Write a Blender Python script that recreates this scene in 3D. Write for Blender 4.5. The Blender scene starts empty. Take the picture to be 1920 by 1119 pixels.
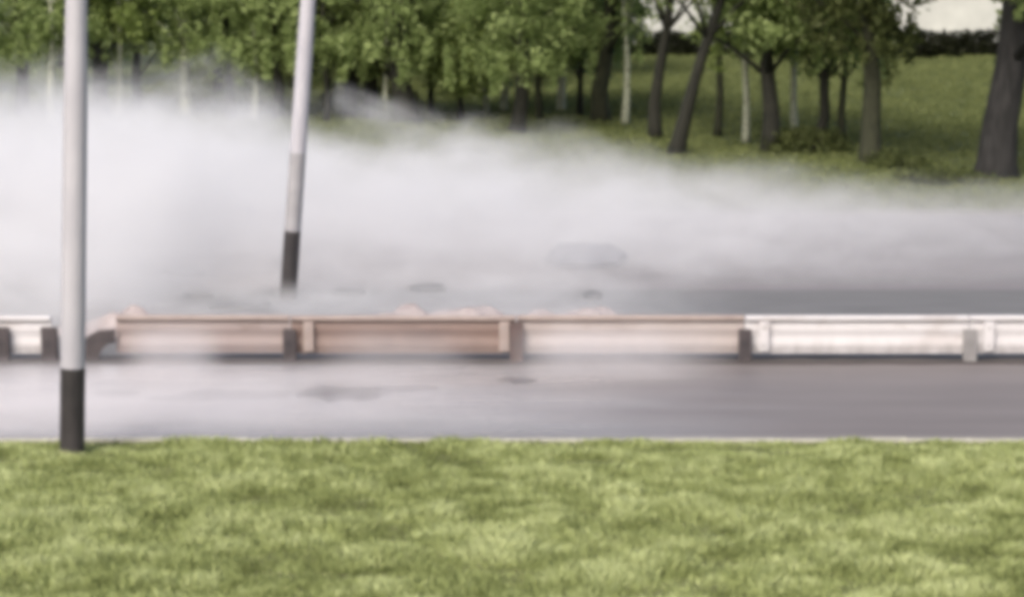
import bpy, bmesh, math, random
import numpy as np
from mathutils import Vector, Matrix

R = math.radians
scene = bpy.context.scene
C = scene.collection

# ------------------------------------------------------------------ camera
CAM_H, PITCH, F = 7.9, 9.3, 4330.0          # metres, degrees down, focal length in photo pixels
cam_d = bpy.data.cameras.new('camera')
cam_d.sensor_width = 36
cam_d.lens = 36 * F / 1920.0
cam_d.clip_start, cam_d.clip_end = 0.5, 3000
cam = bpy.data.objects.new('camera', cam_d)
C.objects.link(cam)
cam.location = (0, 0, CAM_H)
cam.rotation_euler = (R(90 - PITCH), 0, 0)
scene.camera = cam
scene.render.resolution_x, scene.render.resolution_y = 1024, 596

# ------------------------------------------------------------------ sky and sun (bright overcast)
SUN_EL, SUN_AZ = 46, -155                   # azimuth from +Y (light from the left, behind the camera)
world = bpy.data.worlds.new('World')
scene.world = world
world.use_nodes = True
wn = world.node_tree.nodes
wl = world.node_tree.links
bg = wn['Background']
sky = wn.new('ShaderNodeTexSky')
sky.sky_type = 'NISHITA'
sky.sun_disc = False
sky.sun_elevation = R(SUN_EL)
sky.sun_rotation = R(SUN_AZ)
sky.air_density = 1.0
sky.dust_density = 6.0
sky.ozone_density = 0.6
wl.new(sky.outputs[0], bg.inputs[0])
bg.inputs[1].default_value = 0.13
sun_d = bpy.data.lights.new('sun', 'SUN')
sun_d.energy = 1.5
sun_d.angle = R(25)
sun_d.color = (1.0, 0.97, 0.92)
sun = bpy.data.objects.new('sun', sun_d)
C.objects.link(sun)
d = Vector((math.sin(R(SUN_AZ)) * math.cos(R(SUN_EL)), math.cos(R(SUN_AZ)) * math.cos(R(SUN_EL)), math.sin(R(SUN_EL))))
sun.rotation_euler = d.to_track_quat('Z', 'Y').to_euler()

vs = scene.view_settings
vs.view_transform = 'Standard'
vs.look = 'None'
vs.exposure = 0.62
vs.gamma = 1.0
vs.use_curve_mapping = False
cy = scene.cycles
cy.use_denoising = True
cy.max_bounces = 12
cy.diffuse_bounces = 7
cy.glossy_bounces = 3
cy.transparent_max_bounces = 12
cy.volume_bounces = 4
cy.volume_step_rate = 1.0
cy.volume_max_steps = 128
cy.pixel_filter_type = 'BLACKMAN_HARRIS'
cy.filter_width = 6.0                        # soft, low-resolution video optics


# ------------------------------------------------------------------ helpers
def ground(px, py, z=0.0):
    """point of the plane at height z that the photo shows at pixel (px, py)"""
    u, v = (px - 960) / F, -(py - 559.5) / F
    p = R(PITCH)
    dy = math.cos(p) + v * math.sin(p)
    dz = -math.sin(p) + v * math.cos(p)
    t = (z - CAM_H) / dz
    return Vector((u * t, dy * t, z))


def link(o, parent=None):
    C.objects.link(o)
    if parent:
        o.parent = parent
    return o


def tag(o, label=None, cat=None, group=None, kind=None):
    if label: o['label'] = label
    if cat: o['category'] = cat
    if group: o['group'] = group
    if kind: o['kind'] = kind
    return o


def empty(name, loc=(0, 0, 0), rz=0):
    o = bpy.data.objects.new(name, None)
    o.location = loc
    o.rotation_euler = (0, 0, rz)
    o.empty_display_size = 0.3
    return link(o)


def obj(name, bm, mat, parent=None, smooth=False):
    me = bpy.data.meshes.new(name)
    bm.to_mesh(me)
    bm.free()
    if smooth:
        for p in me.polygons: p.use_smooth = True
    me.materials.append(mat)
    return link(bpy.data.objects.new(name, me), parent)


def np_mesh(name, co, faces_n, mat, parent=None, tint=None, smooth=False):
    """co: (n*faces_n, 3) verts, each face takes faces_n consecutive verts"""
    me = bpy.data.meshes.new(name)
    nv = len(co); nf = nv // faces_n
    me.vertices.add(nv)
    me.vertices.foreach_set('co', np.ascontiguousarray(co, dtype=np.float32).ravel())
    me.loops.add(nv)
    me.loops.foreach_set('vertex_index', np.arange(nv, dtype=np.int32))
    me.polygons.add(nf)
    me.polygons.foreach_set('loop_start', np.arange(0, nv, faces_n, dtype=np.int32))
    me.update(calc_edges=True)
    if tint is not None:
        a = me.attributes.new('tint', 'FLOAT', 'FACE')
        a.data.foreach_set('value', np.ascontiguousarray(tint, dtype=np.float32))
    me.validate()
    me.materials.append(mat)
    return link(bpy.data.objects.new(name, me), parent)


def add_box(bm, x0, x1, y0, y1, z0, z1, bevel=0.0):
    r = bmesh.ops.create_cube(bm, size=1.0)
    vsx = r['verts']
    for v in vsx:
        v.co = Vector((x0 + (v.co.x + .5) * (x1 - x0), y0 + (v.co.y + .5) * (y1 - y0), z0 + (v.co.z + .5) * (z1 - z0)))
    if bevel:
        es = list({e for v in vsx for e in v.link_edges})
        bmesh.ops.bevel(bm, geom=es, offset=bevel, segments=2, affect='EDGES', profile=0.6)
    return vsx


def add_tube(bm, pts, rad, seg=10, cap=True, jitter=0.0, rng=random):
    rings = []
    for i, p in enumerate(pts):
        p = Vector(p)
        a = Vector(pts[max(0, i - 1)]); b = Vector(pts[min(len(pts) - 1, i + 1)])
        t = (b - a).normalized()
        q = Vector((0, 0, 1)).rotation_difference(t)
        ring = []
        for k in range(seg):
            an = 2 * math.pi * k / seg
            r_ = rad[i] * (1 + rng.uniform(-jitter, jitter))
            ring.append(bm.verts.new(p + q @ Vector((math.cos(an) * r_, math.sin(an) * r_, 0))))
        rings.append(ring)
    for i in range(len(rings) - 1):
        for k in range(seg):
            bm.faces.new((rings[i][k], rings[i][(k + 1) % seg], rings[i + 1][(k + 1) % seg], rings[i + 1][k]))
    if cap:
        bm.faces.new(rings[0][::-1]); bm.faces.new(rings[-1])


def grid_sheet(x0, x1, y0, y1, nx, ny, zf):
    bm = bmesh.new()
    V = [[bm.verts.new((x0 + (x1 - x0) * i / nx, y0 + (y1 - y0) * j / ny, 0)) for i in range(nx + 1)] for j in range(ny + 1)]
    for row in V:
        for v in row: v.co.z = zf(v.co.x, v.co.y)
    for j in range(ny):
        for i in range(nx):
            bm.faces.new((V[j][i], V[j][i + 1], V[j + 1][i + 1], V[j + 1][i]))
    return bm


# ------------------------------------------------------------------ materials
class NT:
    def __init__(s, name):
        s.m = bpy.data.materials.new(name)
        s.m.use_nodes = True
        s.n = s.m.node_tree.nodes; s.l = s.m.node_tree.links
        s.p = s.n.get('Principled BSDF')
        s.tc = s.n.new('ShaderNodeTexCoord')

    def new(s, t, **kw):
        o = s.n.new(t)
        for k, v in kw.items(): setattr(o, k, v)
        return o

    def set(s, sock, v):
        if hasattr(v, 'is_output') or isinstance(v, bpy.types.NodeSocket): s.l.new(v, sock)
        else: sock.default_value = v

    def noise(s, scale, detail=4, rough=0.55, vec=None, stretch=None, lo=0.0, hi=1.0, dist=0.0):
        src = vec or s.tc.outputs['Object']
        if stretch:
            mp = s.new('ShaderNodeMapping'); mp.inputs['Scale'].default_value = stretch
            s.l.new(src, mp.inputs[0]); src = mp.outputs[0]
        t = s.new('ShaderNodeTexNoise')
        t.inputs['Scale'].default_value = scale; t.inputs['Detail'].default_value = detail
        t.inputs['Roughness'].default_value = rough; t.inputs['Distortion'].default_value = dist
        s.l.new(src, t.inputs['Vector'])
        return s.remap(t.outputs['Fac'], 0.3, 0.7, lo, hi)

    def remap(s, v, a, b, c, d_, smooth=False):
        r_ = s.new('ShaderNodeMapRange')
        if smooth: r_.interpolation_type = 'SMOOTHSTEP'
        s.set(r_.inputs[0], v)
        for i, q in enumerate((a, b, c, d_)): s.set(r_.inputs[1 + i], q)
        return r_.outputs[0]

    def math(s, op, a, b=0.0, clamp=False):
        o = s.new('ShaderNodeMath', operation=op, use_clamp=clamp)
        s.set(o.inputs[0], a); s.set(o.inputs[1], b)
        return o.outputs[0]

    def mix(s, f, a, b):
        o = s.new('ShaderNodeMix', data_type='RGBA')
        s.set(o.inputs[0], f)
        for k, v in ((6, a), (7, b)):
            if isinstance(v, tuple): o.inputs[k].default_value = (*v, 1)
            else: s.l.new(v, o.inputs[k])
        return o.outputs[2]

    def color(s, v):
        if isinstance(v, tuple): s.p.inputs['Base Color'].default_value = (*v, 1)
        else: s.l.new(v, s.p.inputs['Base Color'])

    def rough(s, v): s.set(s.p.inputs['Roughness'], v)

    def bump(s, v, dist=0.02, strength=0.6):
        b = s.new('ShaderNodeBump'); b.inputs['Distance'].default_value = dist; b.inputs['Strength'].default_value = strength
        s.l.new(v, b.inputs['Height']); s.l.new(b.outputs[0], s.p.inputs['Normal'])


def mat_noise(name, a, b, scale=3, rough=0.8, stretch=None, bump=0.0, metal=0.0):
    t = NT(name)
    n = t.noise(scale, 5, 0.6, stretch=stretch)
    t.color(t.mix(n, a, b)); t.rough(rough)
    t.p.inputs['Metallic'].default_value = metal
    if bump: t.bump(n, bump)
    return t.m


M = {}
# rough verge soil and lawn base
t = NT('verge_soil')
n1 = t.noise(0.9, 5); n2 = t.noise(7, 4)
t.color(t.mix(n2, t.mix(n1, (0.10, 0.12, 0.04), (0.15, 0.16, 0.06)), (0.085, 0.095, 0.035))); t.rough(0.95)
M['verge'] = t.m
t = NT('meadow')
n1 = t.noise(0.22, 5); n2 = t.noise(2.2, 5, stretch=(1, .4, 1))
t.color(t.mix(n2, t.mix(n1, (0.060, 0.080, 0.020), (0.090, 0.112, 0.030)), (0.066, 0.080, 0.027))); t.rough(0.95)
t.bump(n2, 0.05)
M['meadow'] = t.m
# blades: tint attribute picks between blade greens
def blade_mat(name, dark, mid, light, transl=0.35, big=0.5):
    t = NT(name)
    at = t.new('ShaderNodeAttribute', attribute_name='tint')
    nb = t.noise(big, 4)
    nb2 = t.noise(big * 6, 3)
    f = t.math('ADD', t.math('MULTIPLY', at.outputs['Fac'], 0.75), t.math('ADD', t.math('MULTIPLY', nb, 0.16), t.math('MULTIPLY', nb2, 0.13)), True)
    cr = t.new('ShaderNodeValToRGB')
    e = cr.color_ramp.elements
    e[0].position, e[0].color = 0.1, (*dark, 1)
    e[1].position, e[1].color = 0.95, (*light, 1)
    m = e.new(0.5); m.color = (*mid, 1)
    t.l.new(f, cr.inputs[0])
    t.color(cr.outputs[0]); t.rough(0.6); t.p.inputs['Specular IOR Level'].default_value = 0.15
    tr = t.new('ShaderNodeBsdfTranslucent'); t.l.new(cr.outputs[0], tr.inputs[0])
    mx = t.new('ShaderNodeMixShader'); mx.inputs[0].default_value = transl
    out = t.n['Material Output']
    t.l.new(t.p.outputs[0], mx.inputs[1]); t.l.new(tr.outputs[0], mx.inputs[2]); t.l.new(mx.outputs[0], out.inputs[0])
    return t.m
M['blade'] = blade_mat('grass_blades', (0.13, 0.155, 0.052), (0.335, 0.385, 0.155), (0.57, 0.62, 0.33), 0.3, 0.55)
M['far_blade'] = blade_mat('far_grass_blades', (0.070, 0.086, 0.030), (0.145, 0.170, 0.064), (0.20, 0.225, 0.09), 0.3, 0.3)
M['leaf'] = blade_mat('tree_leaves', (0.10, 0.135, 0.048), (0.27, 0.345, 0.13), (0.42, 0.50, 0.23), 0.52, 0.35)
M['leaf_dark'] = blade_mat('dark_leaves', (0.025, 0.032, 0.011), (0.08, 0.096, 0.034), (0.14, 0.165, 0.06), 0.35, 0.35)
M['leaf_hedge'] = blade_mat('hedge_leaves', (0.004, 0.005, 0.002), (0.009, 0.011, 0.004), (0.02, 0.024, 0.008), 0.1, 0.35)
M['leaf_light'] = blade_mat('young_leaves', (0.09, 0.125, 0.036), (0.25, 0.32, 0.10), (0.38, 0.46, 0.17), 0.4, 0.6)

# near carriageway: asphalt, soaked towards the burst, drier away from it
t = NT('wet_asphalt')
sp = t.new('ShaderNodeSeparateXYZ'); t.l.new(t.tc.outputs['Object'], sp.inputs[0])
wob = t.noise(0.35, 4, stretch=(0.5, 2.2, 1), lo=-2.4, hi=2.4)
wet = t.remap(t.math('ADD', sp.outputs[0], wob), -2.5, 5.5, 1.0, 0.0, True)
g = t.noise(60, 3); st = t.noise(0.8, 5, stretch=(0.25, 1.6, 1))
dry = t.mix(st, (0.148, 0.132, 0.134), (0.190, 0.172, 0.173))
dry = t.mix(t.math('MULTIPLY', g, 0.35), dry, (0.10, 0.095, 0.095))
wetc = t.mix(st, (0.15, 0.142, 0.150), (0.215, 0.205, 0.210))
t.color(t.mix(wet, dry, wetc))
pud = t.noise(0.55, 4, stretch=(0.35, 2.0, 1), lo=0.0, hi=0.22)
t.rough(t.remap(wet, 0, 1, 0.55, t.math('ADD', 0.10, pud)))
t.p.inputs['IOR'].default_value = 1.45
t.bump(t.noise(25, 3), 0.002, 0.35)
M['road'] = t.m
t = NT('far_asphalt')
st = t.noise(0.6, 5, stretch=(0.2, 1.3, 1)); g = t.noise(40, 3)
t.color(t.mix(t.math('MULTIPLY', g, 0.3), t.mix(st, (0.15, 0.14, 0.148), (0.21, 0.195, 0.205)), (0.10, 0.10, 0.10))); t.rough(0.6)
M['far_road'] = t.m
M['median'] = mat_noise('median_paving', (0.11, 0.11, 0.115), (0.15, 0.15, 0.154), 1.5, 0.7, stretch=(0.4, 2, 1))
M['rail_shade'] = mat_noise('rail_shade_dark', (0.035, 0.03, 0.03), (0.075, 0.065, 0.062), 2.0, 0.7, stretch=(0.3, 2, 1))
M['kerb'] = mat_noise('kerb_concrete', (0.30, 0.29, 0.25), (0.42, 0.41, 0.35), 4, 0.85)
M['kerb_dirty'] = mat_noise('kerb_dirty', (0.10, 0.10, 0.085), (0.19, 0.185, 0.16), 2, 0.9)
M['joint'] = mat_noise('kerb_joint', (0.08, 0.08, 0.07), (0.12, 0.12, 0.10), 4, 0.9)
M['pole'] = mat_noise('pole_grey_paint', (0.36, 0.355, 0.40), (0.45, 0.445, 0.49), 1.6, 0.55, stretch=(1.5, 1.5, 0.5))
M['pole_mid'] = mat_noise('pole_mid_grey', (0.21, 0.21, 0.225), (0.34, 0.335, 0.36), 1.2, 0.6, stretch=(1, 1, 1.2))
M['pole_base'] = mat_noise('pole_base_black', (0.016, 0.014, 0.016), (0.045, 0.04, 0.042), 3, 0.6, stretch=(1, 1, .4))
M['lamp_glass'] = mat_noise('lamp_glass', (0.6, 0.6, 0.58), (0.7, 0.7, 0.68), 3, 0.25)
def rail_mat(name, paint, rust, dirt, amount):
    t = NT(name)
    oi = t.new('ShaderNodeObjectInfo')
    geo = t.new('ShaderNodeNewGeometry')
    blot = t.noise(0.7, 5, 0.65, vec=geo.outputs['Position'], stretch=(1, 1, 2.2))
    run = t.noise(2.4, 5, 0.7, vec=geo.outputs['Position'], stretch=(1.6, 1, 0.5))
    c = t.mix(t.remap(blot, 1 - amount, 1.15 - amount * .6, 0, 0.9, True), paint, rust)
    sp = t.new('ShaderNodeSeparateXYZ'); t.l.new(geo.outputs['Position'], sp.inputs[0])
    splash = t.math('MULTIPLY', t.remap(sp.outputs[2], 0.12, 0.50, 1.0, 0.12, True), run)
    t.color(t.mix(splash, c, dirt)); t.rough(t.remap(run, 0, 1, 0.4, 0.75))
    return t.m
M['rail_white'] = rail_mat('rail_white', (0.57, 0.56, 0.58), (0.47, 0.445, 0.45), (0.33, 0.315, 0.32), 0.4)
M['rail_rust'] = rail_mat('rail_rust_brown', (0.20, 0.142, 0.125), (0.15, 0.105, 0.094), (0.25, 0.20, 0.185), 0.45)
M['rail_buff'] = rail_mat('rail_buff', (0.37, 0.325, 0.315), (0.30, 0.25, 0.235), (0.27, 0.24, 0.235), 0.55)
M['rail_pink'] = rail_mat('rail_faded_pink', (0.285, 0.235, 0.228), (0.215, 0.17, 0.16), (0.27, 0.235, 0.24), 0.5)
M['post_dark'] = mat_noise('post_dark', (0.03, 0.026, 0.03), (0.075, 0.062, 0.065), 4, 0.6)
M['post_brown'] = mat_noise('post_brown', (0.06, 0.04, 0.038), (0.11, 0.075, 0.07), 4, 0.7)
M['post_grey'] = mat_noise('post_grey', (0.18, 0.175, 0.18), (0.26, 0.255, 0.26), 4, 0.6)
M['bracket'] = mat_noise('bracket_pale', (0.27, 0.22, 0.205), (0.36, 0.30, 0.28), 3, 0.6)
M['bark_dark'] = mat_noise('bark_dark', (0.006, 0.0065, 0.004), (0.020, 0.020, 0.013), 3.5, 0.9, stretch=(3, 3, 0.6), bump=0.03)
M['bark_olive'] = mat_noise('bark_olive', (0.011, 0.013, 0.006), (0.034, 0.037, 0.018), 3, 0.9, stretch=(2, 2, 0.7), bump=0.03)
M['bark_grey'] = mat_noise('bark_grey', (0.004, 0.004, 0.004), (0.030, 0.029, 0.029), 2.6, 0.9, stretch=(2.5, 2.5, 0.5), bump=0.04)
t = NT('bark_birch')
n = t.noise(2.2, 5, 0.7, stretch=(1, 1, 2.6))
t.color(t.mix(t.remap(n, 0.55, 0.9, 0, 1), (0.36, 0.38, 0.29), (0.06, 0.06, 0.05))); t.rough(0.85)
M['bark_birch'] = t.m
M['plaster'] = mat_noise('pale_plaster', (0.42, 0.43, 0.41), (0.56, 0.57, 0.54), 0.5, 0.85)
M['plinth'] = mat_noise('building_plinth', (0.10, 0.10, 0.09), (0.16, 0.155, 0.14), 1, 0.9)
M['roof'] = mat_noise('roof_sheet', (0.16, 0.15, 0.15), (0.22, 0.21, 0.2), 1, 0.6)
M['glass'] = mat_noise('window_glass', (0.03, 0.035, 0.04), (0.05, 0.055, 0.06), 1, 0.1)
M['frame'] = mat_noise('window_frame', (0.55, 0.55, 0.52), (0.65, 0.65, 0.62), 2, 0.5)

# ------------------------------------------------------------------ setting: ground, roads, kerbs
Y_VERGE, Y_RAIL, Y_MED, Y_FAR = 34.15, 41.15, 49.3, 62.4
rs = np.random.RandomState(7)

def ground_z(x, y):
    z = -0.02
    if y < Y_VERGE - 0.6:
        z = 0.10 + 0.05 * math.sin(x * 0.7 + 1) * math.sin(y * 0.9) - 0.0
    if y > Y_FAR + 0.5:
        k = min(1, (y - Y_FAR - 0.5) / 6)
        z = 0.10 + 0.10 * k * (math.sin(x * 0.23) * math.cos(y * 0.19) + 0.3 * math.sin(x * .9 + y * .5))
    return z

bm = grid_sheet(-60, 60, -10, 34.5, 120, 60, lambda x, y: 0.10 + (0.05 * math.sin(x * 0.7 + 1) * math.sin(y * 0.9) if y < Y_VERGE - 1.2 else 0))
for v in bm.verts:
    if v.co.y > 34.4: v.co.y = Y_VERGE
tag(obj('grass_verge', bm, M['verge'], smooth=True), kind='structure')
# everything beyond the far kerb, out to the horizon
bm = grid_sheet(-120, 120, Y_FAR + 0.15, 222, 160, 110, lambda x, y: ground_z(x, max(y, Y_FAR + .15)) if y > Y_FAR + .6 else 0.10)
tag(obj('meadow', bm, M['meadow'], smooth=True), kind='structure')
bm = bmesh.new(); add_box(bm, -1500, 1500, -600, 2500, -1.0, -0.25)
tag(obj('ground', bm, M['meadow']), kind='structure')
bm = grid_sheet(-120, 120, Y_VERGE + 0.15, Y_RAIL + 0.15, 60, 6, lambda x, y: 0.0)
tag(obj('near_road', bm, M['road']), kind='structure')
bm = grid_sheet(-120, 120, Y_RAIL + 0.15, Y_MED + 0.1, 60, 6, lambda x, y: 0.0)
tag(obj('median', bm, M['median']), kind='structure')
bm = grid_sheet(-120, 120, Y_MED + 0.1, Y_FAR, 60, 6, lambda x, y: 0.0)
tag(obj('far_road', bm, M['far_road']), kind='structure')
# dark ragged strip standing for the shade under the guardrail
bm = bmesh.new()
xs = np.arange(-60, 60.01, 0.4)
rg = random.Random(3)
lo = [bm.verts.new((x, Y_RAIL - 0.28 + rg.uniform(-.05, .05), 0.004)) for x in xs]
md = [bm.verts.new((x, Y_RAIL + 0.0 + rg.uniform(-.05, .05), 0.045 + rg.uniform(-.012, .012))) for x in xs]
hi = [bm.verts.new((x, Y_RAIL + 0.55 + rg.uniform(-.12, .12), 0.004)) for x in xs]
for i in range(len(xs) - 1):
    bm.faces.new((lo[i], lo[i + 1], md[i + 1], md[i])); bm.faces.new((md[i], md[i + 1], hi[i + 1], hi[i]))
tag(obj('shade_strip', bm, M['rail_shade'], smooth=True), kind='structure')


def kerb(y, x0, x1, top=0.13, mat='kerb'):
    bm = bmesh.new(); add_box(bm, x0, x1, y + .01, y + 0.14, -0.05, top - 0.035)
    base = tag(obj('kerb', bm, M['joint']), kind='structure')
    bm = bmesh.new(); add_box(bm, -0.493, 0.493, 0, 0.15, -0.06, top, 0.012)
    first = obj('kerb_stone', bm, M[mat], base)
    first.location = (x0 + .5, y, 0)
    for k in range(1, int(x1 - x0)):
        c = first.copy(); link(c, base)
        c.location = (x0 + .5 + k, y + rg.uniform(-.006, .006), rg.uniform(-.012, .006))
        c.rotation_euler = (0, 0, rg.uniform(-.006, .006))

kerb(Y_VERGE, -16, 16, 0.15)
kerb(Y_FAR, -20, 20, 0.11, 'kerb_dirty')

# ------------------------------------------------------------------ steam rolling over the far carriageway
XS = [-30, -20, -12, -7, -4.6, 0, 3, 5.6, 12, 18]
HS = [1.6, 3.3, 2.8, 2.75, 2.05, 1.65, 1.4, 1.1, 0.85, 0.7]
bm = bmesh.new()
prev = None
first = None
for x, h in zip(XS, HS):
    sec = [(41.7, .06), (41.7, .5), (44, .6 + h * .2), (47.6, .8 + h * .5), (50.5, h + 1.2), (56, h + 2.2), (61, h + 2.0), (65.5, .8 + h * .6), (65.5, .3), (62.7, .25), (62.35, .02)]
    ring = [bm.verts.new((x, y, z)) for y, z in sec]
    if prev:
        for k in range(len(ring)):
            bm.faces.new((prev[k], prev[(k + 1) % len(ring)], ring[(k + 1) % len(ring)], ring[k]))
    else:
        first = ring
    prev = ring
bm.faces.new(first[::-1]); bm.faces.new(prev)
bmesh.ops.recalc_face_normals(bm, faces=bm.faces)
t = NT('steam')
t.n.remove(t.p)
pv = t.new('ShaderNodeVolumePrincipled')
pv.inputs['Color'].default_value = (0.965, 0.967, 0.98, 1)
pv.inputs['Anisotropy'].default_value = 0.15
sp = t.new('ShaderNodeSeparateXYZ'); t.l.new(t.tc.outputs['Object'], sp.inputs[0])
X, Y, Z = sp.outputs
fx = t.remap(X, -30, 18, 0, 1)
fc = t.new('ShaderNodeFloatCurve')
cv = fc.mapping.curves[0]
for i, (x, h) in enumerate(zip(XS, HS)):
    p = ((x + 30) / 48, h / 5)
    if i == 0: cv.points[0].location = p
    elif i == len(XS) - 1: cv.points[-1].location = p
    else: cv.points.new(*p)
fc.mapping.update()
t.l.new(fx, fc.inputs['Value'])
h = t.math('MULTIPLY', fc.outputs[0], 5.0)
big = t.noise(0.42, 5, 0.6, lo=-0.6, hi=0.6, dist=0.8, stretch=(.8, .8, 1.1))
fine = t.noise(0.85, 6, 0.62, lo=0.0, hi=1.7, dist=0.9, stretch=(.7, 1, 1.3))
# the near foot of the cloud: low wisps reach the guardrail on the burst side only
reach = t.remap(X, -8.5, -6.0, 43.0, 48.6, True)
wisp = t.remap(X, 0.5, 5.0, 1.0, 0.0, True)
front = t.remap(t.math('SUBTRACT', Y, reach), 0.0, 4.5, 0.15, 1.0, True)
hh = t.math('MULTIPLY', t.math('MULTIPLY', h, front), t.math('ADD', 1.0, t.math('MULTIPLY', big, 0.75)))
soft = t.math('MULTIPLY', h, 0.36)
prof = t.remap(t.math('SUBTRACT', hh, Z), t.math('MULTIPLY', soft, -1.5), soft, 0, 1, True)
ends = t.math('MULTIPLY', t.remap(t.math('SUBTRACT', Y, reach), -0.2, 1.4, 0, 1, True), t.remap(Y, 61.0, 65.0, 1, 0, True))
dens = t.remap(X, -4, 12, 0.50, 0.14)
dens = t.math('MULTIPLY', t.math('MULTIPLY', dens, fine), t.math('MULTIPLY', prof, ends))
low = t.math('MULTIPLY', t.remap(Z, 0.1, 0.55, 1, 0, True), t.math('MULTIPLY', t.remap(Y, 42.0, 44.5, 0, 1, True), t.remap(Y, 48, 52, 1, 0, True)))
low = t.math('MULTIPLY', t.math('MULTIPLY', low, fine), t.math('MULTIPLY', wisp, 0.6))
dens = t.math('ADD', dens, low)
t.l.new(dens, pv.inputs['Density'])
t.l.new(pv.outputs[0], t.n['Material Output'].inputs['Volume'])
steam = tag(obj('steam_cloud', bm, t.m), 'white steam cloud rolling over the far carriageway behind the guardrail', 'steam', kind='stuff')

# thin low steam added to whiten the wet near road, in place of sheen
bm = bmesh.new(); add_box(bm, -26, 6, Y_VERGE + .25, 40.75, .012, 1.05)
t = NT('sheen_steam')
t.n.remove(t.p)
pv = t.new('ShaderNodeVolumePrincipled')
pv.inputs['Color'].default_value = (0.985, 0.965, 0.985, 1)
sp = t.new('ShaderNodeSeparateXYZ'); t.l.new(t.tc.outputs['Object'], sp.inputs[0])
X, Y, Z = sp.outputs
fine = t.noise(0.55, 4, 0.6, lo=0.15, hi=1.5, dist=0.6, stretch=(.45, 1.3, 1))
dn = t.math('MULTIPLY', t.remap(X, -8.0, 4.5, 1.15, 0.0, True), t.remap(Z, 0.05, 0.42, 1, 0, True))
dn = t.math('MULTIPLY', t.math('MULTIPLY', dn, fine), t.math('MULTIPLY', t.remap(Y, Y_VERGE + .3, Y_VERGE + 1.4, 0, 1, True), t.remap(Y, 39.2, 40.4, 1, 0, True)))
dn = t.math('MULTIPLY', dn, t.remap(X, -25, -20, 0, 1, True))
# two torn puffs that spill over the guardrail
for x0_, w_, a_ in ((-5.95, 1.0, 0.6), (1.9, 2.2, 0.62), (-2.0, 1.6, 0.2)):
    dxx = t.math('DIVIDE', t.math('ABSOLUTE', t.math('SUBTRACT', X, x0_)), w_)
    pf = t.math('MULTIPLY', t.remap(dxx, 0.25, 1.0, a_, 0.0, True), t.remap(Y, 38.6, 39.8, 0, 1, True))
    pf = t.math('MULTIPLY', t.math('MULTIPLY', pf, fine), t.math('MULTIPLY', t.remap(Z, 0.5, 1.0, 1, 0, True), t.remap(Y, 40.45, 40.74, 1, 0, True)))
    dn = t.math('ADD', dn, pf)
t.l.new(dn, pv.inputs['Density'])
t.l.new(pv.outputs[0], t.n['Material Output'].inputs['Volume'])
tag(obj('sheen_steam', bm, t.m), 'thin low steam added over the wet near road as its pale sheen', 'steam', kind='stuff')

# ------------------------------------------------------------------ guardrail: 4 m panels on posts, seen from its post side
rail = empty('guardrail', (0, Y_RAIL, 0))
tag(rail, 'low metal guardrail of white and rust brown panels along the road', 'guardrail')
SP = 4.0
POST_X = [ground(px, 676).x for px in (-300, 100, 545, 968, 1395, 1815, 2240, 2660)]
POST_X[0] = POST_X[1] - SP
def beam_bm(L, z0=0.14, z1=0.75):
    """double W-beam section, 4 mm steel given body, hollow back towards the camera"""
    bm = bmesh.new()
    prof = []
    n = 25
    for i in range(n):
        f = i / (n - 1)
        # two corrugations per beam, two beams
        off = 0.011 * math.cos(f * 2 * 2 * math.pi)
        prof.append((off, z0 + (z1 - z0) * f))
    L2 = L / 2
    def sheet(dy, flip):
        a = [bm.verts.new((-L2, o + dy, z)) for o, z in prof]
        b = [bm.verts.new((L2, o + dy, z)) for o, z in prof]
        for i in range(n - 1):
            f = (a[i], b[i], b[i + 1], a[i + 1])
            bm.faces.new(f if not flip else f[::-1])
        return a, b
    a1, b1 = sheet(0, False); a2, b2 = sheet(0.022, True)
    for i in range(n - 1):
        bm.faces.new((a1[i], a1[i + 1], a2[i + 1], a2[i])); bm.faces.new((b1[i + 1], b1[i], b2[i], b2[i + 1]))
    bm.faces.new((a1[-1], b1[-1], b2[-1], a2[-1])); bm.faces.new((b1[0], a1[0], a2[0], b2[0]))
    return bm
panel_mats = ['rail_white', 'rail_pink', 'rail_rust', 'rail_buff', 'rail_white', 'rail_white', 'rail_white']
panel_lab = [None, 'faded pink panel', 'rust brown panel', 'buff stained panel', None, None, None]
for i in range(len(POST_X) - 1):
    xa, xb = POST_X[i], POST_X[i + 1]
    if i == 1: xa += 1.15                    # the panel here stops short: open gap beside the post
    L = xb - xa - 0.02
    p = obj('panel', beam_bm(L), M[panel_mats[i]], rail)
    p.location = ((xa + xb) / 2, 0.10 + (0.01 if i % 2 else 0), rg.uniform(-.01, .01))
    if panel_lab[i]: p['label'] = panel_lab[i]
    # folded top edge; middle sections coloured paler for the light caught there
    bm = bmesh.new(); add_box(bm, -L / 2, L / 2, -0.075, 0.07, 0.755, 0.835, 0.02)
    tr = obj('top_rail', bm, M['bracket'] if i in (1, 2, 3) else M['rail_white'], rail)
    tr.location = p.location
post_mats = ['post_dark', 'post_dark', 'post_dark', 'post_brown', 'post_dark', 'post_grey', 'post_dark', 'post_dark']
def post_bm(h):
    bm = bmesh.new()
    add_box(bm, -0.115, 0.115, -0.075, -0.055, 0, h, 0.004)
    add_box(bm, -0.115, 0.115, 0.035, 0.055, 0, h, 0.004)
    add_box(bm, -0.012, 0.012, -0.055, 0.035, 0, h)
    return bm
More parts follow.
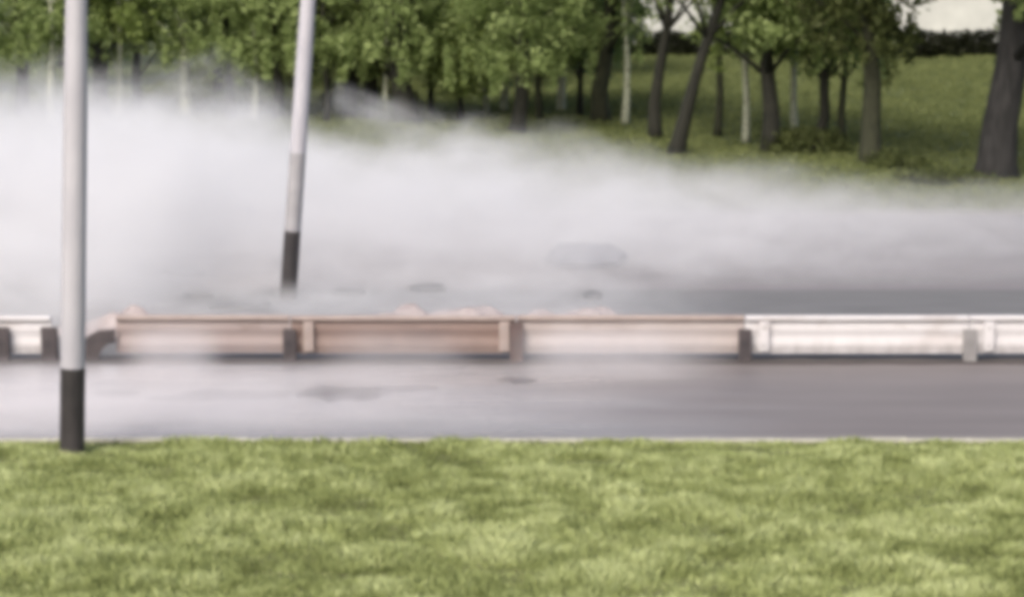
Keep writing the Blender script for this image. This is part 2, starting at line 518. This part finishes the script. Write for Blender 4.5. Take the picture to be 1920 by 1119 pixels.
for i, x in enumerate(POST_X):
    po = obj('post', post_bm(0.60 if i != 3 else 0.72), M[post_mats[i]], rail)
    po.location = (x, -0.02, 0)
    bm = bmesh.new(); add_box(bm, -0.09, 0.09, -0.02, 0.02, 0.2, 0.74, 0.008)
    br = obj('bracket', bm, M['bracket'] if i in (1, 2, 3) else M['rail_white'], rail)
    br.location = (x + (0.34 if i != 3 else -0.22), -0.01, 0)
    for z in (0.3, 0.62):
        bm = bmesh.new(); add_tube(bm, [(0, -0.035, z), (0, 0.0, z)], [0.02, 0.02], 6)
        bo = obj('bolt', bm, M['post_grey'], br)
# end of the cut panel: extra stub posts and a raking brace
for px_, w_ in ((4, 1.5), (96, 1.15)):
    po = obj('post', post_bm(0.64), M['post_dark'], rail); po.location = (ground(px_, 676).x, -0.035, 0); po.scale = (w_, 1, 1)
bm = bmesh.new()                             # flat bar bent back up to the cut panel
prof = [(-.20, .0), (-.17, .26), (-.04, .47), (.16, .58), (.46, .60)]
inner = [(.18, .0), (.16, .12), (.22, .24), (.32, .33), (.46, .36)]
A = [[bm.verts.new((x, yy, z)) for x, z in L_] for yy in (0.0, 0.05) for L_ in (prof, inner)]
for k in range(4):
    bm.faces.new((A[0][k], A[0][k + 1], A[1][k + 1], A[1][k])); bm.faces.new((A[2][k + 1], A[2][k], A[3][k], A[3][k + 1]))
    bm.faces.new((A[0][k + 1], A[0][k], A[2][k], A[2][k + 1])); bm.faces.new((A[1][k], A[1][k + 1], A[3][k + 1], A[3][k]))
bm.faces.new((A[0][0], A[1][0], A[3][0], A[2][0])); bm.faces.new((A[0][4], A[2][4], A[3][4], A[1][4]))
bmesh.ops.recalc_face_normals(bm, faces=bm.faces)
br = obj('brace', bm, M['post_dark'], rail); br.location = (ground(172, 676).x, -0.03, 0)

# ------------------------------------------------------------------ thrown-up mud and slabs behind the guardrail
M['mud'] = mat_noise('pink_mud', (0.27, 0.225, 0.22), (0.40, 0.355, 0.35), 2.2, 0.75, bump=0.05)
M['slab'] = mat_noise('slab_dark', (0.05, 0.05, 0.055), (0.10, 0.10, 0.105), 3, 0.6)
M['slab_blue'] = mat_noise('slab_blue', (0.10, 0.105, 0.13), (0.17, 0.175, 0.20), 2, 0.5)
M['streak'] = mat_noise('dark_streak', (0.02, 0.016, 0.02), (0.05, 0.042, 0.048), 1.5, 0.25, stretch=(.3, 1.5, 1))
def heap(c, rx, ry, hz, seed, label):
    rr = random.Random(seed)
    bm = bmesh.new()
    nx, ny = 26, 14
    ph = [rr.uniform(0, 6.28) for _ in range(6)]
    V = []
    for j in range(ny + 1):
        row = []
        for i in range(nx + 1):
            u, v = i / nx * 2 - 1, j / ny * 2 - 1
            q = max(0, 1 - (u * u + v * v) * (1 + .25 * math.sin(u * 5 + ph[0])))
            z = hz * q ** .7 * (.7 + .3 * math.sin(u * 6 + ph[1]) + .22 * math.sin(u * 13 + v * 5 + ph[2])) + rr.uniform(0, .05) * q
            row.append(bm.verts.new((u * rx, v * ry, z - .015)))
        V.append(row)
    for j in range(ny):
        for i in range(nx): bm.faces.new((V[j][i], V[j][i + 1], V[j + 1][i + 1], V[j + 1][i]))
    o = obj('mud_heap', bm, M['mud'], None, True); o.location = c
    tag(o, label, 'mud')
heap((ground(830, 600).x, 44.6, 0.0), 1.75, 1.1, 0.50, 5, 'low pinkish mud heap behind the rust brown guardrail panel')
heap((ground(1080, 585).x, 45.2, 0.0), 1.3, .9, 0.30, 8, 'flat pinkish mud heap behind the buff guardrail panel')
heap((ground(290, 585).x, 44.4, 0.0), 1.5, .9, 0.42, 9, 'low pinkish mud heap behind the faded pink guardrail panel')
def slab(c, L, W, th, tilt, seed, mat, label):
    rr = random.Random(seed)
    bm = bmesh.new()
    n = 9
    pts = [(math.cos(k / n * 6.283) * L / 2 * rr.uniform(.75, 1.1), math.sin(k / n * 6.283) * W / 2 * rr.uniform(.7, 1.1)) for k in range(n)]
    lo_ = [bm.verts.new((x, y, -th / 2)) for x, y in pts]; hi_ = [bm.verts.new((x * .93, y * .93, th / 2 + rr.uniform(-.01, .015))) for x, y in pts]
    bm.faces.new(lo_[::-1]); bm.faces.new(hi_)
    for k in range(n): bm.faces.new((lo_[k], lo_[(k + 1) % n], hi_[(k + 1) % n], hi_[k]))
    o = obj('debris_piece', bm, M[mat], None)
    o.location = (c[0], c[1], max(th / 2, math.sin(tilt) * W * .45 + th * .3)); o.rotation_euler = (tilt, rr.uniform(-.05, .05), rr.uniform(-.2, .2))
    tag(o, label, 'debris', 'broken slabs lying in the steam')
for k, (px_, py_, L, W, th, ti_, mt_, lb) in enumerate([
    (348, 515, 1.1, .7, .10, .10, 'slab', 'dark flat slab deep in steam behind the faded pink panel'),
    (375, 556, .7, .5, .08, .05, 'slab', 'small dark slab on the median behind the faded pink panel'),
    (445, 578, 1.5, .5, .10, .04, 'slab', 'long thin dark slab lying before the leaning lamp post'),
    (18, 552, .9, .6, .12, .10, 'slab', 'dark slab in the steam behind the white panel by the verge lamp post'),
    (655, 552, .8, .6, .10, .08, 'slab', 'dark slab close to the foot of the leaning lamp post'),
    (800, 545, 1.0, .6, .10, .10, 'slab', 'dark slab lying just beyond the low pinkish mud heap'),
    (1088, 498, 2.1, 1.3, .14, .32, 'slab_blue', 'large bluish grey slab propped up in the steam'),
    (1110, 560, .5, .4, .12, .2, 'slab', 'small grey block behind the buff panel mud')]):
    slab(ground(px_, py_), L, W, th, ti_, 40 + k, mt_, lb)
bm = bmesh.new()  # flat dark streaks on the near road
for (xa, xb, ya, yb, sd) in ((330, 560, 728, 750, 1), (540, 730, 722, 752, 2), (690, 830, 721, 733, 3), (930, 1010, 706, 720, 4), (170, 270, 730, 744, 5), (270, 420, 742, 752, 6)):
    rr = random.Random(sd)
    a_, b_ = ground(xa, yb), ground(xb, ya)
    cx_, cy_ = (a_.x + b_.x) / 2, (a_.y + b_.y) / 2
    ring = [bm.verts.new((cx_ + math.cos(k / 22 * 6.283) * (b_.x - a_.x) / 2 * rr.uniform(.8, 1.1), cy_ + math.sin(k / 22 * 6.283) * (b_.y - a_.y) / 2 * rr.uniform(.6, 1.15), .004)) for k in range(22)]
    bm.faces.new(ring)
tag(obj('road_streaks', bm, M['streak']), kind='structure')

# ------------------------------------------------------------------ lamp posts
def lamp_post(base, lean, label, band, r0, mid_top=None):
    root = empty('lamp_post', base)
    root.rotation_euler = (0, lean, 0)
    H = 9.5
    bm = bmesh.new(); add_tube(bm, [(0, 0, band + .001), (0, 0, 5), (0, 0, H)], [r0, r0 * .97, r0 * .7], 28, cap=False)
    obj('shaft', bm, M['pole'], root, True)
    bm = bmesh.new(); add_tube(bm, [(0, 0, -.1), (0, 0, band)], [r0 * 1.03, r0 * 1.03], 28)
    obj('painted_base', bm, M['pole_base'], root, False)
    if mid_top:
        bm = bmesh.new(); add_tube(bm, [(0, 0, band + .002), (0, 0, mid_top)], [r0 * 1.015, r0 * 1.0], 28, cap=False)  # darker grey sleeve around the lower shaft
        obj('grey_band', bm, M['pole_mid'], root, True)['label'] = 'darker grey band above the black base'
    s = 1 if base[1] < 40 else -1
    bm = bmesh.new(); add_tube(bm, [(0, 0, H - .1), (0, s * .3, H + .35), (0, s * 1.3, H + .6), (0, s * 1.9, H + .62)], [.06, .055, .05, .045], 10)
    arm = obj('arm', bm, M['pole'], root, True)
    bm = bmesh.new(); add_box(bm, -.14, .14, s * 1.75 if s > 0 else s * 2.45, s * 2.45 if s > 0 else s * 1.75, H + .56, H + .70, .04)
    hd = obj('lamp_head', bm, M['pole'], root)
    bm = bmesh.new(); add_box(bm, -.10, .10, min(s * 1.85, s * 2.4), max(s * 1.85, s * 2.4), H + .53, H + .558, .01)
    obj('lens', bm, M['lamp_glass'], hd)
    tag(root, label, 'lamp post', 'lamp posts along the road')
    return root

b = ground(135, 858, 0.08)
lamp_post((b.x, b.y, 0.08), R(2.3), 'grey lamp post with black base on the grass verge in front of road', 1.36, 0.178)
b = ground(540, 560)
lamp_post((b.x, b.y, 0.0), R(4.7), 'leaning grey lamp post with black base behind the guardrail', 1.45, 0.172, 3.1)

# ------------------------------------------------------------------ trees
def leaf_quads(rs, centers, sizes, n_each, spread, leaf, flat=1.0):
    cs = np.repeat(centers, n_each, axis=0)
    ss = np.repeat(sizes, n_each)[:, None]
    off = rs.normal(0, 1, cs.shape)
    off /= np.maximum(np.linalg.norm(off, axis=1, keepdims=True), 1e-6)
    off *= rs.uniform(0.15, 1.0, (len(cs), 1)) ** 0.6
    off[:, 2] *= flat
    p = cs + off * ss * spread
    n = len(p)
    a = rs.normal(0, 1, (n, 3)); a /= np.linalg.norm(a, axis=1, keepdims=True)
    b_ = rs.normal(0, 1, (n, 3)); b_ -= (b_ * a).sum(1, keepdims=True) * a
    b_ /= np.linalg.norm(b_, axis=1, keepdims=True)
    l = leaf * rs.uniform(0.6, 1.3, (n, 1))
    v = np.stack([p - a * l, p + b_ * l * .45, p + a * l, p - b_ * l * .45], axis=1)
    tint = np.clip(np.repeat(rs.uniform(0.1, 0.9, len(centers)), n_each) * .6 + rs.uniform(0, .4, n), 0, 1)
    return v.reshape(-1, 3), tint


def tree(name, label, cat, px, py, r0, H, crown_z, crown_r, bark, leaf, seed, top_px=None, n_cl=60, n_leaf=60, leaf_s=0.16, droop=0, group='trees beyond the far carriageway', pos=None, bend=0.12, fork=None):
    """px, py: where the foot stands in the photo; top_px: where the trunk leaves the top of it"""
    rs = np.random.RandomState(seed); rr = random.Random(seed)
    if pos is None and 500 < px < 1110 and name != 'young_tree':
        crown_z -= 0.55; droop = int(droop * 1.5)
    b = ground(px, py) if pos is None else Vector((pos[0], pos[1], 0))
    z0 = 0.05
    root = empty(name, (b.x, b.y, z0))
    lean = 0.0
    if top_px is not None:
        lean = (top_px - px) / F * b.y / 4.5
    pts, rad = [], []
    n = 9
    for i in range(n):
        f = i / (n - 1)
        z = H * 0.93 * f
        x = lean * min(z, 5.5) + bend * math.sin(f * 9 + seed) * (1 if f > 0 else 0)
        y = bend * math.cos(f * 7 + seed * 2) * (1 if f > 0 else 0)
        pts.append((x, y, z - (0.12 if i == 0 else 0)))
        rad.append(r0 * (1.0 - 0.85 * f) * (1.35 if i == 0 else 1))
    pts.insert(1, (pts[0][0] * .6 + pts[1][0] * .4, pts[1][1] * .4, 0.45)); rad.insert(1, r0 * 1.05)
    bm = bmesh.new()
    add_tube(bm, pts, rad, 12, jitter=0.09, rng=rr)
    tr = obj('trunk', bm, M[bark], root, True)
    # limbs
    tips = []
    nl = 11
    for k in range(nl):
        f = rr.uniform(max(0.2, crown_z / H * 0.75), 0.9)
        zi = H * .93 * f
        j = min(len(pts) - 2, max(1, int(f * (n - 1)) + 1))
        sx, sy = pts[j][0], pts[j][1]
        zi = pts[j][2]
        an = k * 2.4 + rr.uniform(-.4, .4)
        ln = crown_r * rr.uniform(.55, .95)
        up = ln * rr.uniform(.35, .9)
        tip = (sx + math.cos(an) * ln, sy + math.sin(an) * ln, max(crown_z + .4, zi + up))
        mid = ((sx + tip[0]) / 2, (sy + tip[1]) / 2, zi + (tip[2] - zi) * .6)
        bl = bmesh.new()
        add_tube(bl, [(sx, sy, zi), mid, tip], [r0 * .34 * (1.1 - f * .6), r0 * .2, r0 * .06], 6)
        obj('limb', bl, M[bark], tr, True)
        tips.append(tip)
    # crown: uneven clumps through an ellipsoid, denser on its shell, around limb tips
    cz = (crown_z + H) / 2; hz = (H - crown_z) / 2 + .3
    cen = []
    for k in range(n_cl):
        v = rs.normal(0, 1, 3); v /= np.linalg.norm(v)
        q = rs.uniform(.35, 1.0) ** .6
        lx = lean * 4.5
        cen.append((lx + v[0] * crown_r * q, v[1] * crown_r * q, cz + v[2] * hz * q))
    for tp in tips: cen.append(tp)
    cen = np.array(cen)
    sz = rs.uniform(.55, 1.15, len(cen)) * min(1.0, crown_r / 2.6)
    co, ti = leaf_quads(rs, cen, sz, n_leaf, 1.0, leaf_s, .8)
    if droop:
        dc = []
        for k in range(droop):
            an = rs.uniform(0, 6.28); q = crown_r * rs.uniform(.3, 1.05)
            zt = crown_z + rs.uniform(.3, 1.2); ln = rs.uniform(.5, 1.5)
            for s_ in np.arange(0, ln, .22):
                dc.append((lean * 4 + math.cos(an) * q + rs.normal(0, .05), math.sin(an) * q, zt - s_))
        c2, t2 = leaf_quads(rs, np.array(dc), np.full(len(dc), .22), 9, 1.0, leaf_s * .8)
        co = np.vstack([co, c2]); ti = np.concatenate([ti, t2])
    np_mesh('crown', co, 4, M[leaf], root, ti)
    tag(root, label, cat, group)
    return root


T = tree
T('old_tree', 'thick old tree with grey furrowed trunk standing apart on open grass', 'tree', 1868, 338, 0.62, 15, 4.9, 5.2, 'bark_grey', 'leaf', 11, top_px=1888, n_cl=110, n_leaf=70, leaf_s=.2, bend=.1)
T('ivy_tree', 'tree with olive leafy trunk beside the open patch of grass', 'tree', 1632, 312, 0.36, 11, 3.6, 2.5, 'bark_olive', 'leaf_dark', 12, top_px=1622, droop=12)
T('park_tree', 'slim dark tree rising out of a low dark shrub', 'tree', 1530, 284, 0.20, 10, 3.9, 2.2, 'bark_dark', 'leaf', 13, top_px=1540, droop=14, bend=.22)
T('park_tree', 'dark straight tree growing beside the low dark shrub', 'tree', 1445, 287, 0.32, 11, 3.7, 2.5, 'bark_dark', 'leaf', 14, top_px=1436, droop=16)
T('leaning_tree', 'dark tree leaning steeply away from its upright neighbour', 'tree', 1266, 292, 0.26, 11, 5.3, 2.2, 'bark_dark', 'leaf', 15, top_px=1335, n_cl=40, bend=.05)
T('park_tree', 'upright dark tree next to the steeply leaning tree', 'tree', 1228, 262, 0.24, 11, 5.3, 2.0, 'bark_dark', 'leaf', 16, top_px=1246, n_cl=40)
T('park_tree', 'dark tree with crooked trunk and pale patch on its bark', 'tree', 1126, 232, 0.36, 11, 3.4, 2.4, 'bark_olive', 'leaf', 17, top_px=1135, droop=24, bend=.2)
T('birch_tree', 'pale birch between two dark trunks, crown hanging low', 'tree', 1052, 214, 0.17, 11, 3.0, 2.6, 'bark_birch', 'leaf', 18, droop=30)
T('park_tree', 'dark trunked tree beside the small light green tree', 'tree', 967, 254, 0.30, 11, 3.1, 2.7, 'bark_dark', 'leaf', 19, top_px=985, droop=30, bend=.15)
T('birch_tree', 'thin pale birch close behind the dark tree by the light green tree', 'tree', 944, 216, 0.16, 10, 3.2, 2.3, 'bark_birch', 'leaf', 20, droop=20)
T('young_tree', 'small light green tree with bushy crown on a thin dark stem', 'tree', 864, 230, 0.13, 4.9, 0.95, 1.75, 'bark_dark', 'leaf_light', 21, n_cl=70, n_leaf=55, leaf_s=.12, bend=.04)
T('park_tree', 'thick dark tree near the thin pale birch at the edge of the steam', 'tree', 768, 240, 0.44, 12, 3.2, 3.0, 'bark_dark', 'leaf', 22, top_px=748, droop=26, bend=.2)
T('birch_tree', 'thin pale straight birch at the edge of the steam', 'tree', 725, 236, 0.12, 11, 4.4, 2.2, 'bark_birch', 'leaf', 23, droop=14, bend=.04)
T('park_tree', 'dark tree close beside the thin pale birch, base in steam', 'tree', 697, 230, 0.24, 11, 3.2, 2.6, 'bark_dark', 'leaf', 24, droop=24)
T('park_tree', 'dark tree near the leaning lamp post, base in steam', 'tree', 655, 228, 0.26, 11, 3.0, 2.7, 'bark_dark', 'leaf_dark', 25, droop=30)
T('park_tree', 'green tree with foliage sinking into the steam', 'tree', 520, 228, 0.22, 11, 2.9, 3.0, 'bark_dark', 'leaf', 26, droop=34)
T('park_tree', 'leafy tree beside the pale birch above the steam', 'tree', 430, 226, 0.2, 11, 2.6, 2.8, 'bark_olive', 'leaf', 27, droop=34)
T('birch_tree', 'stout pale birch rising out of the steam', 'tree', 350, 222, 0.26, 11, 4.0, 2.4, 'bark_birch', 'leaf', 28, droop=14, bend=.04)
T('park_tree', 'loose crowned tree rising from steam between lamp post and birch', 'tree', 262, 214, 0.2, 11, 2.9, 2.8, 'bark_olive', 'leaf_light', 29, droop=30)
T('park_tree', 'dark trunked tree just behind the verge lamp post', 'tree', 190, 226, 0.34, 11, 3.4, 2.8, 'bark_dark', 'leaf', 30, droop=20)
T('park_tree', 'deep green tree beyond steam on the far side of the verge lamp post', 'tree', 40, 222, 0.28, 12, 2.4, 3.6, 'bark_dark', 'leaf', 31, n_cl=80, droop=34)

SLIM = [  # px, py, radius, kind, label
    (100, 232, .16, 'bark_birch', 'slim pale birch rising from steam close to the verge lamp post'),
    (225, 226, .13, 'bark_birch', 'thin pale birch between the dark trunk and the stout pale birch'),
    (478, 230, .14, 'bark_birch', 'thin pale birch between leafy trees short of the leaning lamp post'),
    (612, 236, .13, 'bark_dark', 'slim dark tree half hidden by the leaning lamp post haze'),
    (808, 226, .13, 'bark_olive', 'slim olive stem on the birch side of the small light green tree'),
    (912, 220, .13, 'bark_birch', 'thin pale birch touching the small light green tree crown'),
    (1012, 232, .15, 'bark_olive', 'slim olive tree between two pale birches'),
    (1088, 222, .13, 'bark_dark', 'slim dark stem beside the crooked trunk'),
    (1172, 236, .14, 'bark_birch', 'slim pale birch between the crooked trunk and the upright dark tree'),
    (1345, 256, .15, 'bark_olive', 'slim olive tree beneath the top of the steeply leaning tree'),
    (1398, 268, .13, 'bark_birch', 'slim pale birch next to the dark straight tree'),
    (1490, 262, .14, 'bark_birch', 'slim pale birch standing behind the low dark shrub'),
    (1580, 282, .15, 'bark_olive', 'slim olive tree between shrub and the leafy olive trunk'),
]
for i, (px_, py_, r_, bk, lb) in enumerate(SLIM):
    T('birch_tree' if bk == 'bark_birch' else 'slim_tree', lb, 'tree', px_, py_, r_, 10 + (i * 7 % 4), (5.0 if px_ in (1172, 1345) else 3.3 + .3 * (i % 3)), 1.7, bk, ('leaf', 'leaf_light', 'leaf')[i % 3], 130 + i, n_cl=30, n_leaf=60, droop=6 if px_ in (1172, 1345) else 26, bend=.08)

# further back: low crowned trees closing the view
BG = [(-27, 104, 2.0), (-20, 112, 1.6), (-13.5, 106, 1.7), (-8, 116, 1.4), (-2.5, 108, 1.9), (3.5, 118, 2.0), (-24, 124, 1.2), (-11, 128, 1.2), (0.5, 130, 1.3), (-17, 132, 1.2)]
for i, (x, y, cz_) in enumerate(BG):
    T('background_tree', 'low crowned green tree in the hazy row behind the park trees', 'tree', 0, 0, 0.22, 9.5, cz_, 3.6, 'bark_dark', 'leaf' if i % 3 else 'leaf_dark', 60 + i, n_cl=85, n_leaf=45, leaf_s=.24, group='trees closing the view behind the park', pos=(x, y))
# out of frame to the sides
for i, (x, y) in enumerate([(-27, 78), (24.5, 76)]):
    T('side_tree', 'broad park tree standing beyond the ends of the tree row', 'tree', 0, 0, 0.3, 12, 3.6, 3.2, 'bark_dark', 'leaf', 90 + i, group='trees past the ends of the row', pos=(x, y))

# ------------------------------------------------------------------ shrubs
def shrub(label, cen, rad, hgt, leaf, seed, n=40):
    rs = np.random.RandomState(seed)
    root = empty('shrub', (cen[0], cen[1], 0.05))
    bm = bmesh.new()
    for k in range(6):
        an = k * 1.05
        add_tube(bm, [(0, 0, -.05), (math.cos(an) * rad * .3, math.sin(an) * rad * .3, hgt * .4), (math.cos(an) * rad * .6, math.sin(an) * rad * .6, hgt * .8)], [.04, .03, .012], 5)
    obj('stems', bm, M['bark_dark'], root)
    v = rs.normal(0, 1, (n, 3)); v /= np.linalg.norm(v, axis=1, keepdims=True)
    v *= rs.uniform(.3, 1, (n, 1)) ** .5
    v[:, 2] = np.abs(v[:, 2])
    cen_ = v * np.array([rad, rad * .8, hgt * .85]) + np.array([0, 0, .12])
    co, ti = leaf_quads(rs, cen_, rs.uniform(.22, .4, n), 40, 1.0, .09)
    co[:, 2] = np.maximum(co[:, 2], .02)
    np_mesh('foliage', co, 4, M[leaf], root, ti)
    tag(root, label, 'shrub')
b = ground(1512, 288); shrub('low dark shrub around the foot of a slim dark tree', (b.x, b.y), 1.5, .75, 'leaf_dark', 1, 60)
b = ground(1690, 322); shrub('flat dark weeds beside the olive leafy trunk', (b.x, b.y), 1.2, .35, 'leaf_dark', 2, 40)
b = ground(1770, 352); shrub('low green weeds in the open grass near the thick old tree', (b.x, b.y), 1.5, .3, 'leaf_dark', 3, 44)
b = ground(755, 236); shrub('dark brushwood at the foot of the thick dark tree by the birch', (b.x, b.y), 1.1, 1.5, 'leaf_dark', 4, 60)
b = ground(670, 215); shrub('dark undergrowth behind the leaning lamp post at the steam edge', (b.x, b.y), 1.8, 1.6, 'leaf_dark', 5, 70)

# ------------------------------------------------------------------ hedge and pale building far behind
hx0, hx1, hy = 5.5, 30.0, 133.0
rs = np.random.RandomState(44)
root = empty('hedge', (0, hy, 0.05))
n = 620
cen = np.stack([rs.uniform(hx0, hx1, n), rs.uniform(-.5, .5, n), rs.uniform(.15, 1.4, n)], 1)
co, ti = leaf_quads(rs, cen, rs.uniform(.3, .5, n), 40, 1.0, .13)
co[:, 2] = np.clip(co[:, 2], .02, 1.75)
np_mesh('foliage', co, 4, M['leaf_hedge'], root, ti)
bm = bmesh.new()
for x in np.arange(hx0, hx1, .8):
    add_tube(bm, [(x, 0, -.1), (x + .1, .05, .7), (x, 0, 1.3)], [.05, .04, .02], 5)
obj('stems', bm, M['bark_dark'], root)
tag(root, 'long low dark hedge in front of the pale building', 'hedge')

bx0, bx1, by, bd = 4.0, 34.0, 141.0, 10.0
root = empty('low_building', (0, by, 0))
bm = bmesh.new()
add_box(bm, bx0, bx1, .3, bd, 0, 4.6)
obj('wall_core', bm, M['plaster'], root)
win = [6.5 + 4.2 * k for k in range(7)]
# front wall with openings
bm = bmesh.new()
xs_ = bx0
for w in win:
    add_box(bm, xs_, w - .7, 0, .29, .5, 4.6); add_box(bm, w - .7, w + .7, 0, .29, .5, 3.2); add_box(bm, w - .7, w + .7, 0, .29, 4.2, 4.6)
    xs_ = w + .7
add_box(bm, xs_, bx1, 0, .29, .5, 4.6)
obj('wall', bm, M['plaster'], root)
bm = bmesh.new(); add_box(bm, bx0 - .03, bx1 + .03, -.05, bd + .03, -.1, .5)
obj('plinth', bm, M['plinth'], root)
for w in win:
    bm = bmesh.new()
    for q in (-.68, -.03, .62): add_box(bm, w + q, w + q + .06, .1, .17, 3.22, 4.18)
    add_box(bm, w - .62, w - .03, .1, .17, 3.22, 3.28); add_box(bm, w + .03, w + .62, .1, .17, 3.22, 3.28)
    wf = obj('window', bm, M['frame'], root)
    bm = bmesh.new(); add_box(bm, w - .66, w + .66, .18, .2, 3.21, 4.19)
    obj('pane', bm, M['glass'], wf)
bm = bmesh.new()
v = [bm.verts.new(p) for p in ((bx0 - .4, -.5, 4.6), (bx1 + .4, -.5, 4.6), (bx1 + .4, bd / 2, 6.4), (bx0 - .4, bd / 2, 6.4), (bx0 - .4, bd + .5, 4.6), (bx1 + .4, bd + .5, 4.6))]
bm.faces.new((v[0], v[1], v[2], v[3])); bm.faces.new((v[3], v[2], v[5], v[4])); bm.faces.new((v[0], v[3], v[4])); bm.faces.new((v[1], v[5], v[2])); bm.faces.new((v[0], v[4], v[5], v[1]))
obj('roof', bm, M['roof'], root)
tag(root, 'long pale plastered building behind the dark hedge', 'building')

# ------------------------------------------------------------------ grass
def vnoise(x, y, seed, cell):
    r_ = np.random.RandomState(seed).uniform(0, 1, (97, 97))
    fx, fy = x / cell, y / cell
    ix, iy = np.floor(fx).astype(int), np.floor(fy).astype(int)
    tx, ty = fx - ix, fy - iy
    tx, ty = tx * tx * (3 - 2 * tx), ty * ty * (3 - 2 * ty)
    g = lambda a, b: r_[a % 97, b % 97]
    return (g(ix, iy) * (1 - tx) + g(ix + 1, iy) * tx) * (1 - ty) + (g(ix, iy + 1) * (1 - tx) + g(ix + 1, iy + 1) * tx) * ty

def blades(name, x0, x1, y0, y1, n, hfun, width, mat, seed, label, zf):
    rs = np.random.RandomState(seed)
    x = rs.uniform(x0, x1, n); y = rs.uniform(y0, y1, n)
    c1 = vnoise(x * .8, y, seed + 1, .40); c2 = vnoise(x, y, seed + 2, .9)
    keep = rs.uniform(0, 1, n) < (.35 + .65 * np.clip(c1 * 1.4, 0, 1))
    x, y, c1, c2 = x[keep], y[keep], c1[keep], c2[keep]
    n = len(x)
    h = hfun(x, y, c1, c2) * rs.uniform(.55, 1.2, n)
    an = rs.uniform(0, 6.283, n); w = width * rs.uniform(.6, 1.4, n)
    la = rs.uniform(0, 6.283, n); ll = h * rs.uniform(.1, .75, n)
    z = zf(x, y)
    dx, dy = np.cos(an) * w, np.sin(an) * w
    ex, ey = np.cos(la) * ll, np.sin(la) * ll
    P = lambda a, b, c: np.stack([a, b, c], 1)
    v0 = P(x - dx, y - dy, z - .01); v1 = P(x + dx, y + dy, z - .01)
    v2 = P(x + dx * .8 + ex * .35, y + dy * .8 + ey * .35, z + h * .6); v3 = P(x - dx * .3 + ex, y - dy * .3 + ey, z + h)
    co = np.stack([v0, v1, v2, v3], 1).reshape(-1, 3)
    c3 = vnoise(x * .55, y, seed + 9, .22)
    tint = np.clip(1.3 * (c1 * .5 + c3 * .5 - .5) + .5 + .22 * (c2 - .5) + rs.uniform(-.22, .25, n), 0, 1)
    o = np_mesh(name, co, 4, M[mat], None, tint)
    return tag(o, label, 'grass', kind='stuff')

def hnear(x, y, c1, c2):
    h = .05 + .10 * c1 ** 1.3 + .08 * c2 * c1
    edge = np.clip((y - 32.6) / 1.0, 0, 1)
    kerb_h = np.interp(x, [-9, -6.2, -5.7, -5.2, -1, 1.4, 2.2, 4.4, 5.0, 6.4, 6.9, 12], [.5, .5, .5, 1.0, .95, .85, .5, .4, .85, .85, .4, .4])
    tall = .75 + .6 * vnoise(x, y * 0 + 3, 5, .35)
    return h * (1 - edge + edge * kerb_h * tall)
blades('verge_grass', -13, 13, 23.5, 34.12, 420000, hnear, .011, 'blade', 100, 'rough light green grass on the verge in front of the road',
       lambda x, y: .10 + np.where(y < Y_VERGE - 1.2, .05 * np.sin(x * .7 + 1) * np.sin(y * .9), 0))
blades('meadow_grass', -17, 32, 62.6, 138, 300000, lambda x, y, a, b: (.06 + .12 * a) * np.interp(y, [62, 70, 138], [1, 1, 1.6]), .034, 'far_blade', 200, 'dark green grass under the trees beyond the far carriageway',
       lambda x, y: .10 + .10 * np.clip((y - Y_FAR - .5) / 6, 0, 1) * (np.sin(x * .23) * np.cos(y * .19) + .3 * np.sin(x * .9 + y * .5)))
